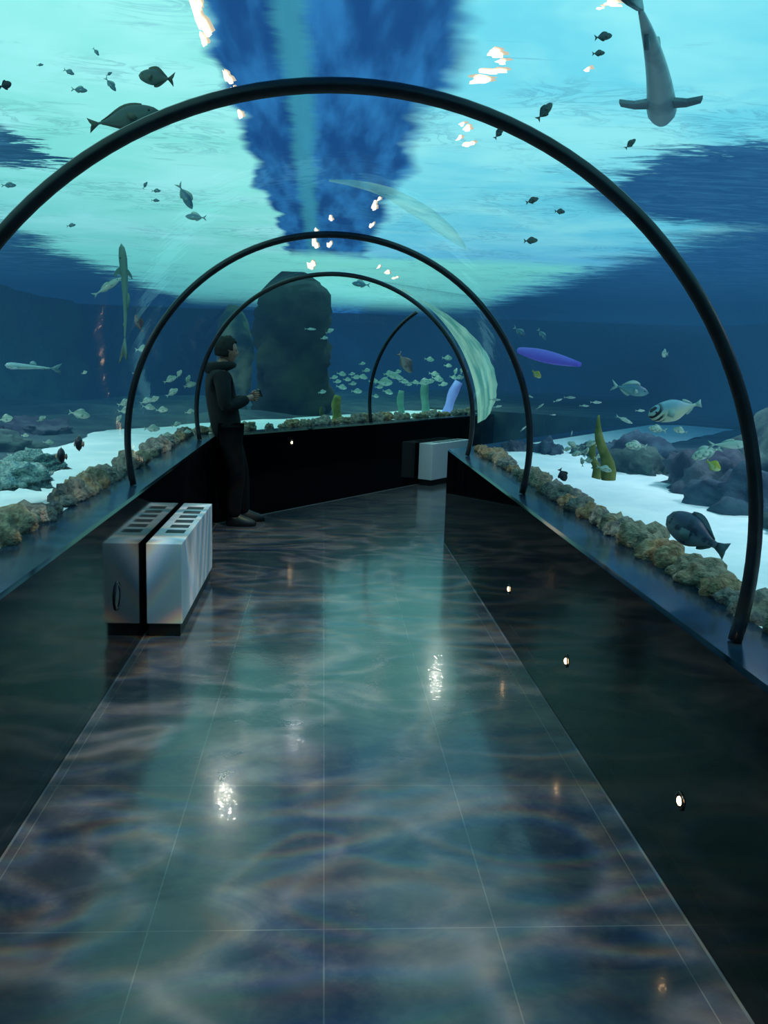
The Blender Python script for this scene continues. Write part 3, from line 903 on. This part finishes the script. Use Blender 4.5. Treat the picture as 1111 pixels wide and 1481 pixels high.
school([(826, 575, 15, 0), (845, 587, 15, 0), (862, 582, 19, 0), (926, 594, 17, 0), (807, 579, 15, 18), (824, 575, 16, 0), (766, 573, 12, -20), (716, 578, 16, 0), (720, 588, 14, 10), (781, 588, 14, 40), (757, 620, 12, 40), (827, 627, 9, 80), (742, 522, 10, -10), (800, 600, 10, 0)],
       'slim', 'distant_fish', '%s small pale fish from the left in the blue water beyond the right sand', 'small fish in the right blue water', 1.0)
school([(829, 644, 20, 150), (836, 656, 18, 200), (853, 642, 20, 30), (853, 665, 22, 10), (874, 678, 22, -15), (866, 660, 14, 20), (842, 668, 14, 100), (820, 650, 14, 20), (848, 654, 15, 70)],
       'pale', 'reef_fish', '%s pale yellowish fish from the left clustered around the pointed sponge', 'reef fish around the pointed sponge', .75)

# ------------------------------------------------------------------ lights and lamp glints you can see
STEEL = M('fixture_metal', lin(70, 66, 60), .3, metal=1)
DIM = M('unlit_lens', lin(16, 14, 18), .15)
LENS = M('lit_lens', lin(255, 214, 160), .3, emit=(1, .62, .30, 1), estr=16)
def disc_me(name, r0, r1, h, mat, n=24, dome=False):
    vs, fs = [], []
    rings = [(r1, 0), (r1, h), (r0 + (r1 - r0) * .3, h * 1.25), (r0, h * .8)] if r0 else [(r1, 0), (r1 * .9, h * .6), (r1 * .5, h), (.0005, h * 1.05)]
    for (r, z) in rings:
        for k in range(n): vs.append((r * cos(2 * pi * k / n), r * sin(2 * pi * k / n), z))
    for i in range(len(rings) - 1):
        for k in range(n): fs.append((i * n + k, i * n + (k + 1) % n, (i + 1) * n + (k + 1) % n, (i + 1) * n + k))
    return mesh(name, vs, fs, [mat])
def wall_light(p, nrm, r, lit, label, lensr=.3):
    e = empty('recessed_light', p)
    e.rotation_euler = nrm.to_track_quat('Z', 'Y').to_euler()
    obj('trim_ring', disc_me('trim_ring', r * .72, r, .004, STEEL if lit else GR), e)
    if lit:
        obj('lens', disc_me('lens', 0, r * .74, .002, DIM), e)
        obj('bulb', disc_me('bulb', 0, r * lensr, .008, LENS), e)
    else:
        obj('lens', disc_me('lens', 0, r * .74, .003, DIM), e)
    return tag(e, label, 'wall light', 'recessed lights low in the walls')
WR = XC + HW; WL = XC - HW
wall_light(Vector((WR - .001, 2.55, .325)), Vector((-1, 0, 0)), .03, True, 'lit recessed light nearest the camera low in the right wall', .5)
wall_light(Vector((WR - .001, 3.89, .315)), Vector((-1, 0, 0)), .03, True, 'lit recessed light in the middle of the right wall row', .5)
wall_light(Vector((WR - .001, 5.19, .315)), Vector((-1, 0, 0)), .03, True, 'lit recessed light farthest along the right wall', .5)
wall_light(Vector((WL + .001, 4.51, .424)), Vector((1, 0, 0)), .075, False, 'dark unlit round recessed light in the left wall before the cabinet')
pf = CB + NRM * (-HW + .001) + DIR * 1.05
r_ = ray(422, 640)
# where the sight line meets the far wall
k_ = ((CB + NRM * (-HW + .001)) - CAM).dot(NRM) / r_.dot(NRM)
pf = CAM + r_ * k_
wall_light(pf, NRM.copy(), .035, True, 'lit recessed light high in the black wall beyond the man', .42)

# purple light bar out in the tank
PB = M('purple_glow', lin(50, 62, 150), .6, emit=lin(80, 92, 216), estr=.36)
p0, p1 = beyond(752, 507, .75), beyond(838, 527, .75)
n_ = 10
pts = [(p0.lerp(p1, i / n_) - p0) for i in range(n_ + 1)]
tag(obj('light_bar', tube_me('light_bar', pts, [.012 + .028 * sin(pi * min(1, .12 + i / n_ * .86)) for i in range(n_ + 1)], PB), loc=p0), 'glowing purple light bar hanging in the blue water, right of second rib', 'lamp')

# warm lamp reflections in the ripples overhead, painted as glowing patches
WARM = M('glint_glow', lin(255, 240, 220), .3, emit=(1, .86, .68, 1), estr=2.2)
AMB = M('glint_amber', lin(230, 190, 140), .4, emit=(.85, .68, .5, 1), estr=.8)
def glint_me(name, quads, mat, z=0):
    vs, fs = [], []
    for (cx, cy, rx, ry, sd) in quads:
        s = len(vs); n = 12
        for k in range(n):
            a = 2 * pi * k / n
            r = 1 + .28 * sin(a * 2 + sd * 1.3) + .2 * sin(a * 3 + sd * 2.1) + .16 * sin(a * 5 + sd)
            vs.append((cx + rx * cos(a) * r, cy + ry * sin(a) * r, z))
        fs.append(tuple(range(s, s + n))[::-1])
    return mesh(name, vs, fs, [mat], False)
def overhead(frags, label):
    """frags: (px,py,w,h) glowing patches painted for one lamp reflection in the ripples"""
    base = on_z(frags[0][0], frags[0][1], ZS - .006)
    e = empty('painted_glint', base)
    q, q2 = [], []
    for i, (px, py, w, h) in enumerate(frags):
        p = on_z(px, py, ZS - .006) - base
        d = (on_z(px, py, ZS) - CAM).dot(fwd)
        gy = (on_z(px, py - h / 2, ZS) - on_z(px, py + h / 2, ZS)).length
        q.append((p.x, p.y, w / 2 / FPX * d, gy / 2, i * 1.7))
        q2.append((p.x + .01, p.y - .02, w / 2 / FPX * d * 1.25, gy / 2 * .9, i * 2.3))
    obj('glint_patch', glint_me('glint_patch', q, WARM), e)
    obj('glint_fringe', glint_me('glint_fringe', q2, AMB, .003), e)
    return tag(e, label, 'lamp', 'painted lamp glints in the ripples')
overhead([(290, 30, 15, 50), (286, 8, 10, 18), (294, 58, 10, 16)], 'bright warm glint painted at the top edge, left of the dark strip')
overhead([(329, 113, 10, 18), (336, 131, 9, 10), (347, 166, 8, 10)], 'small warm painted glint just above the nearest rib, left of the dark strip')
overhead([(716, 78, 22, 12), (712, 104, 34, 8), (695, 116, 34, 10), (725, 90, 14, 7)], 'broken white lamp gleam right of the dark strip above the nearest rib')
overhead([(675, 186, 10, 9), (677, 209, 14, 8), (664, 200, 7, 6), (668, 180, 7, 6)], 'cluster of painted glints just below the nearest rib, right of the dark strip')
overhead([(886, 6, 26, 7), (868, 12, 9, 5)], 'faint warm painted glint at the top edge left of the shark')
overhead([(849, 101, 8, 6)], 'single tiny lamp glint right of the broken gleam')
overhead([(455, 352, 8, 16), (450, 384, 10, 14), (457, 335, 6, 8)], 'chain of lamp glints at the crown of the second and third ribs')
overhead([(541, 298, 7, 14), (537, 326, 5, 9), (548, 288, 5, 5)], 'short chain of lamp glints right of the crown, before the second rib')
overhead([(478, 316, 5, 8), (476, 354, 6, 10)], 'faint lamp glints in the middle of the dark strip')
overhead([(560, 394, 8, 6), (571, 402, 7, 5), (548, 386, 5, 5)], 'lamp glints on the right shoulder of the third rib')

# ------------------------------------------------------------------ white vent cabinets
def cab_mat():
    m, t, out = newmat('white_laminate')
    b = t.n('BsdfPrincipled'); tc = t.n('TexCoord').outputs['Object']
    t.l(t.mix(t.noise(tc, 3, 3), lin(196, 200, 206), lin(214, 216, 220)), b.inputs['Base Color']); b.inputs['Roughness'].default_value = .4
    t.l(b.outputs[0], out.inputs[0])
    return m
CAB = cab_mat(); BLK = M('black_plinth', lin(8, 9, 12), .5); SLOT = M('vent_dark', lin(24, 32, 44), .6)
def cabinet(loc, rz, L, label, H=.56, D=.205):
    """long side along local +y, wall on local -x"""
    e = empty('vent_cabinet', loc, rz)
    obj('body', box_mesh('body', (0, 0, .078), (D, L, H), CAB, .005), e)
    obj('plinth', box_mesh('plinth', (.008, .012, 0), (D - .012, L - .012, .08), BLK, .002), e)
    gv, gf = [], []
    n = 6
    for k in range(n):
        y = L * .22 + L * .60 * k / (n - 1)
        h = obj('vent_slot', box_mesh('vent_slot', (.055, y, H - .002), (D - .035, y + L * .066, H + .0015), SLOT, 0), e)
    return tag(e, label, 'cabinet', 'white vent cabinets')
cabinet((WL + .02, 5.17, 0), 0, 1.45, 'white cabinet with six vent slots on top beside the left wall')
c2 = CB + NRM * (-HW + .03) + DIR * 3.52
cabinet((c2.x, c2.y, 0), -TH, 1.08, 'white vent cabinet against the far wall, half hidden by the right ledge')

# ------------------------------------------------------------------ the visitor
def skin(name, pts, edges, rads, mat, sub=2):
    """pts connected by edges, grown into one surface with the Skin modifier; returns baked mesh"""
    bm = bmesh.new()
    sk = bm.verts.layers.skin.verify()
    vsx = [bm.verts.new(p) for p in pts]
    for a, b in edges: bm.edges.new((vsx[a], vsx[b]))
    for v, r in zip(vsx, rads):
        r = r if isinstance(r, tuple) else (r, r)
        v[sk].radius = r
    vsx[0][sk].use_root = True
    me = bpy.data.meshes.new(name); bm.to_mesh(me); bm.free()
    o = bpy.data.objects.new(name + '_tmp', me); C.objects.link(o)
    md = o.modifiers.new('s', 'SKIN'); md.use_smooth_shade = True
    s = o.modifiers.new('u', 'SUBSURF'); s.levels = sub; s.render_levels = sub
    dg = bpy.context.evaluated_depsgraph_get()
    res = bpy.data.meshes.new_from_object(o.evaluated_get(dg))
    C.objects.unlink(o); bpy.data.objects.remove(o)
    res.materials.clear(); res.materials.append(mat)
    for p in res.polygons: p.use_smooth = True
    res.name = name
    return res
def chain(n, off=0): return [(off + i, off + i + 1) for i in range(n - 1)]

SKN = M('skin', lin(176, 128, 108), .55, lin(160, 112, 94), 20)
JKT = M('dark_jacket', lin(7, 10, 14), .9, lin(13, 17, 22), 12, bump=(30, .3))
TRS = M('dark_trousers', lin(5, 6, 9), .95, lin(8, 10, 13), 14, spec=.2)
SHO = M('black_shoe', lin(8, 8, 10), .5)
HAI = M('dark_hair', lin(8, 7, 7), .8, lin(15, 13, 12), 40)

MAN = empty('person', (0, 0, 0))
# local frame of the figure: +x is where he faces, +y his left, z up; feet at origin
hipz, shz = .90, 1.40
hipx, shx = -.10, -.19           # leans back against the ledge
# joints
pel = (hipx, 0, hipz)
J = dict(pel=pel, waist=(-.15, 0, 1.06), chest=(-.185, 0, 1.26), neckb=(shx + .005, 0, 1.44), neck=(-.155, 0, 1.52), head=(-.13, 0, 1.6))
RSH, LSH = (shx, -.185, 1.40), (shx, .185, 1.40)
REL, LEL = (-.17, -.25, 1.12), (-.15, .25, 1.12)
RWR, LWR = (.075, -.12, 1.205), (.085, .10, 1.19)
RHP, LHP = (hipx, -.09, .87), (hipx, .09, .87)
RKN, LKN = (-.04, -.10, .48), (.03, .11, .48)
RAN, LAN = (-.075, -.10, .09), (.06, .12, .09)
P = [pel, J['waist'], J['chest'], J['neckb'], J['neck'], (-.135, 0, 1.575),          # 0-5
     RSH, REL, RWR, (.115, -.10, 1.225),                                             # 6-9
     LSH, LEL, LWR, (.125, .085, 1.205),                                             # 10-13
     RHP, RKN, RAN, (.02, -.10, .04),                                                # 14-17
     LHP, LKN, LAN, (.16, .13, .04)]                                                 # 18-21
Ed = [(0, 1), (1, 2), (2, 3), (3, 4), (4, 5), (3, 6), (6, 7), (7, 8), (8, 9), (3, 10), (10, 11), (11, 12), (12, 13), (0, 14), (14, 15), (15, 16), (16, 17), (0, 18), (18, 19), (19, 20), (20, 21)]
Rr = [(.13, .10), (.125, .095), (.14, .1), (.085, .07), .052, .05, .055, .042, .028, (.036, .018), .055, .042, .028, (.036, .018), .085, .058, .038, .03, .085, .058, .038, .03]
body = skin('person_body', P, Ed, Rr, SKN)
bm = bmesh.new(); bm.from_mesh(body)
# head: skull, jaw, brow, nose, lips and ears shaped from one sphere, joined to the neck
hb = bmesh.new()
bmesh.ops.create_uvsphere(hb, u_segments=40, v_segments=28, radius=1)
def bump_(d, c, w): return math.exp(-((d - Vector(c).normalized()).length / w) ** 2)
for v in hb.verts:
    d = v.co.normalized()
    x, y, z = d.x * .098, d.y * .076, d.z * .118
    if d.z < 0:
        k = min(1, -d.z); y *= 1 - .30 * k; x = x * (1 - .12 * k) + .012 * k
    if d.x < 0 and d.z < -.2: x *= .8
    r = Vector((x, y, z))
    r += Vector((.026, 0, -.003)) * bump_(d, (1, 0, -.14), .13)                      # nose tip
    r += Vector((.012, 0, 0)) * bump_(d, (1, 0, .06), .12)                           # bridge
    r += Vector((.010, 0, 0)) * bump_(d, (1, 0, -.50), .14) + Vector((-.005, 0, 0)) * bump_(d, (1, 0, -.44), .05)   # lips
    r += Vector((.014, 0, -.004)) * bump_(d, (.75, 0, -.85), .22)                    # chin
    for sg in (1, -1):
        r += Vector((-.013, 0, 0)) * bump_(d, (.9, sg * .36, .08), .16)              # eye sockets
        r += Vector((.006, 0, 0)) * bump_(d, (.9, sg * .32, .27), .16)               # brow
        r += Vector((-.006, sg * .016, .002)) * bump_(d, (-.05, sg, -.02), .19)      # ears
    v.co = r
hm = bpy.data.meshes.new('h'); hb.to_mesh(hm); hb.free()
TILT = Matrix.Translation((-.125, 0, 1.635)) @ Matrix.Rotation(radians(8), 4, 'Z') @ Matrix.Rotation(radians(6), 4, 'Y')
hm.transform(TILT)
bm.from_mesh(hm)
# eyes
for sg in (1, -1):
    eb = bmesh.new(); bmesh.ops.create_uvsphere(eb, u_segments=12, v_segments=8, radius=.011)
    em_ = bpy.data.meshes.new('e'); eb.to_mesh(em_); eb.free()
    em_.transform(TILT @ Matrix.Translation((.079, sg * .031, .010))); n0 = len(bm.faces); bm.from_mesh(em_)
    bm.faces.ensure_lookup_table()
    for f in bm.faces[n0:]: f.material_index = 1
# fingers curled round the phone, thumb on the other side
def finger(a, b, c, d, r):
    m_ = skin('f', [a, b, c, d], chain(4), [r, r * .95, r * .85, r * .7], SKN, 1)
    bm.from_mesh(m_)
for (wx, wy, wz, sg) in ((.115, -.10, 1.225, 1), (.125, .085, 1.205, -1)):
    for i, ln in enumerate((.9, 1.0, .95, .78)):
        z = wz + .028 - i * .019
        finger((wx, wy, z), (wx + .034 * ln, wy + sg * .008, z + .004), (wx + .058 * ln, wy + sg * .026, z + .002), (wx + .052 * ln, wy + sg * .046, z - .004), .0088)
    finger((wx - .02, wy + sg * .012, wz + .02), (wx - .002, wy + sg * .034, wz + .042), (wx + .022, wy + sg * .048, wz + .05), (wx + .036, wy + sg * .052, wz + .048), .0098)
bme = bpy.data.meshes.new('person_body'); bm.to_mesh(bme); bm.free()
bme.materials.append(SKN); bme.materials.append(EYE)
for p in bme.polygons: p.use_smooth = True
obj('body', bme, MAN)
# hooded jacket: torso, hood and sleeves as one surface
jp = [(hipx + .0, 0, .80), (-.135, 0, 1.0), (-.185, 0, 1.24), (-.185, 0, 1.42), (-.20, 0, 1.475),
      RSH, (-.185, -.245, 1.26), REL, (-.03, -.175, 1.165), (.055, -.125, 1.20),
      LSH, (-.175, .245, 1.26), LEL, (-.02, .165, 1.155), (.065, .105, 1.187)]
je = [(0, 1), (1, 2), (2, 3), (3, 4), (3, 5), (5, 6), (6, 7), (7, 8), (8, 9), (3, 10), (10, 11), (11, 12), (12, 13), (13, 14)]
jr = [(.175, .155), (.178, .155), (.185, .155), (.12, .11), (.085, .09), .085, .074, .066, .056, .046, .085, .074, .066, .056, .046]
obj('jacket', skin('jacket', jp, je, jr, JKT), MAN)
hp = [(-.255, 0, 1.44), (-.285, 0, 1.50), (-.25, 0, 1.545)]
hood_pts = []
n = 14
for i in range(n):
    a = radians(-150 + 300 * i / (n - 1)) + pi
    hood_pts.append((-.165 + .115 * cos(a), .115 * sin(a), 1.50 + .02 * cos(a + pi) * -1 - .012))
obj('hood', tube_me('hood', hood_pts, [.030 + .028 * sin(pi * i / (n - 1)) for i in range(n)], JKT), MAN)
# trousers
tp = [(hipx, 0, .90), RHP, (-.075, -.105, .68), RKN, (-.062, -.10, .27), (-.07, -.10, .075), LHP, (-.03, .105, .68), LKN, (.045, .115, .27), (.055, .12, .075)]
te = [(0, 1), (1, 2), (2, 3), (3, 4), (4, 5), (0, 6), (6, 7), (7, 8), (8, 9), (9, 10)]
obj('trousers', skin('trousers', tp, te, [.12, .115, .105, .088, .078, .07, .115, .105, .088, .078, .07], TRS), MAN)
def shoe(x, y, rz):
    bm = bmesh.new()
    bmesh.ops.create_uvsphere(bm, u_segments=20, v_segments=12, radius=1)
    for v in bm.verts:
        d = v.co.copy()
        z = max(d.z, -.35)
        v.co = Vector((d.x * .145, d.y * .052 * (1 + .15 * d.x), (z + .35) * (.075 if d.x > .1 else .075 + .06 * min(1, (.1 - d.x))) * (1 - .25 * max(0, d.x))))
    me = bm_mesh('shoe', bm, [SHO], True)
    o = obj('shoe', me, MAN); o.location = (x, y, 0); o.rotation_euler = (0, 0, rz)
shoe(.005, -.10, radians(-8)); shoe(.135, .13, radians(6))
# hair cap with strands
hb = bmesh.new(); bmesh.ops.create_uvsphere(hb, u_segments=36, v_segments=24, radius=1)
dl = [v for v in hb.verts if (v.co.z < -.50 and v.co.x > -.9) or (v.co.x > .45 and v.co.z < .55) or (v.co.x > .1 and v.co.z < -.1) or v.co.z < -.62]
bmesh.ops.delete(hb, geom=dl, context='VERTS')
for v in hb.verts:
    d = v.co.copy(); k = 1 + .10 * noise.noise(d * 5) + .06 * noise.noise(d * 13)
    v.co = Vector((d.x * .112, d.y * .089, d.z * .130 + .004)) * k
hme = bpy.data.meshes.new('hair'); hb.to_mesh(hme); hb.free(); hme.materials.append(HAI); hme.transform(TILT)
for p in hme.polygons: p.use_smooth = True
ho = obj('hair', hme, MAN); sd = ho.modifiers.new('s', 'SOLIDIFY'); sd.thickness = .012
tag(MAN, 'man in dark hooded jacket and dark trousers leaning in the corner, looking right', 'person')
MAN.location = (-.80, 8.80, 0); MAN.rotation_euler = (0, 0, radians(14)); MAN.scale = (1.03, 1.03, 1.03)
ph = obj('phone', box_mesh('phone', (-.006, -.07, -.036), (.006, .07, .036), M('phone_black', lin(10, 10, 12), .3), .003))
ph.matrix_world = Matrix.Translation(MAN.location) @ Matrix.Rotation(radians(14), 4, 'Z') @ Matrix.Scale(1.03, 4) @ Matrix.Translation((.185, -.005, 1.25)) @ Matrix.Rotation(radians(-20), 4, 'Y')
tag(ph, 'small dark phone held in both hands by the man', 'phone')

# ------------------------------------------------------------------ light
def gobo(name, loc, energy, size, sc, seed):  # unseen spots added to throw a ripple light pattern
    ld = bpy.data.lights.new(name, 'SPOT'); ld.energy = energy; ld.spot_size = size; ld.spot_blend = .7; ld.shadow_soft_size = .02
    ld.use_nodes = True
    nt = ld.node_tree; nt.nodes.clear(); t = NT(nt)
    out = t.n('OutputLight'); e = t.n('Emission'); t.l(e.outputs[0], out.inputs[0])
    tc = t.n('TexCoord').outputs['Normal']
    s = t.n('SeparateXYZ'); t.l(tc, s.inputs[0])
    def chan(k):
        c = t.n('CombineXYZ')
        t.l(t.math('MULTIPLY', t.math('DIVIDE', s.outputs[0], s.outputs[2]), sc * k), c.inputs[0])
        t.l(t.math('MULTIPLY', t.math('DIVIDE', s.outputs[1], s.outputs[2]), sc * 1.7 * k), c.inputs[1])
        c.inputs[2].default_value = seed
        v = t.n('TexNoise'); t.l(c.outputs[0], v.inputs['Vector'])
        v.inputs['Scale'].default_value = 1.0; v.inputs['Detail'].default_value = 1.5; v.inputs['Distortion'].default_value = 1.5
        r = t.math('ABSOLUTE', t.math('SUBTRACT', v.outputs['Fac'], .5))
        r = t.math('SUBTRACT', 1, t.math('MULTIPLY', r, 9), clamp=True)
        return t.math('MULTIPLY_ADD', t.math('POWER', r, 1.8), 1.0, .04)
    cc = t.n('CombineXYZ')
    t.l(chan(1.0), cc.inputs[0]); t.l(chan(1.014), cc.inputs[1]); t.l(chan(1.03), cc.inputs[2])
    t.l(cc.outputs[0], e.inputs[0])
    ld.color = (1.0, .94, .90)
    o = link(bpy.data.objects.new(name, ld)); o.location = loc
    return o
gobo('added_caustic_spot', (.1, 1.6, 2.68), 330, radians(96), 2.6, 1.3)
gobo('added_caustic_spot', (.0, 4.2, 2.68), 330, radians(96), 2.6, 5.1)
gobo('added_caustic_spot', (.1, 7.2, 2.68), 270, radians(96), 2.6, 8.7)
def spot(loc, energy, col, size=150, soft=.15):  # unseen spots added under the surface to light tank and floor
    ld = bpy.data.lights.new('added_spot', 'SPOT'); ld.energy = energy; ld.color = col; ld.spot_size = radians(size); ld.spot_blend = 1; ld.shadow_soft_size = soft
    o = link(bpy.data.objects.new('added_spot', ld)); o.location = loc
    return o
for y in (2.6, 4.4, 6.2, 8.0): spot((-2.85, y, 2.7), 130, (.85, 1, .98))
for y in (2.4, 4.2, 6.0, 7.6): spot((3.1, y, 2.7), 150, (.82, .97, 1))
spot((-1.9, 11.6, 2.7), 80, (.7, 1, .95), 150, .05); spot((1.62, 10.6, 2.7), 45, (1, .93, .9), 110, .05); spot((1.0, 13.4, 2.7), 60, (.7, 1, .95)); spot((2.4, 15.0, 2.7), 60, (.7, 1, .95))
# unseen spots added so their images glitter on the polished floor
for (px, py, en, colr) in ((325, 1155, 8, (1, .9, .75)), (630, 978, 5.5, (1, .93, .8)), (581, 1115, 4, (1, .95, .9)), (880, 1165, 6, (1, .93, .85)), (350, 1080, 1.2, (1, .9, .75)), (425, 1066, 1.2, (1, .95, .9))):
    p = on_z(px, py, -2.7); f_ = on_z(px, py, 0)
    o = spot((p.x, p.y, 2.7), en * 1.6, colr, 15, .03)
    o.rotation_euler = (f_ - o.location).to_track_quat('-Z', 'Y').to_euler()
w = bpy.data.worlds.new('world'); scene.world = w; w.use_nodes = True
bgn = w.node_tree.nodes.get('Background'); bgn.inputs[0].default_value = (.02, .05, .08, 1); bgn.inputs[1].default_value = .25

scene.view_settings.view_transform = 'Standard'
scene.view_settings.look = 'None'
scene.view_settings.exposure = 0
scene.cycles.max_bounces = 8; scene.cycles.transparent_max_bounces = 24
scene.cycles.diffuse_bounces = 3; scene.cycles.glossy_bounces = 4
scene.cycles.use_denoising = True
scene.cycles.sample_clamp_indirect = 4
scene.cycles.caustics_reflective = False; scene.cycles.caustics_refractive = False
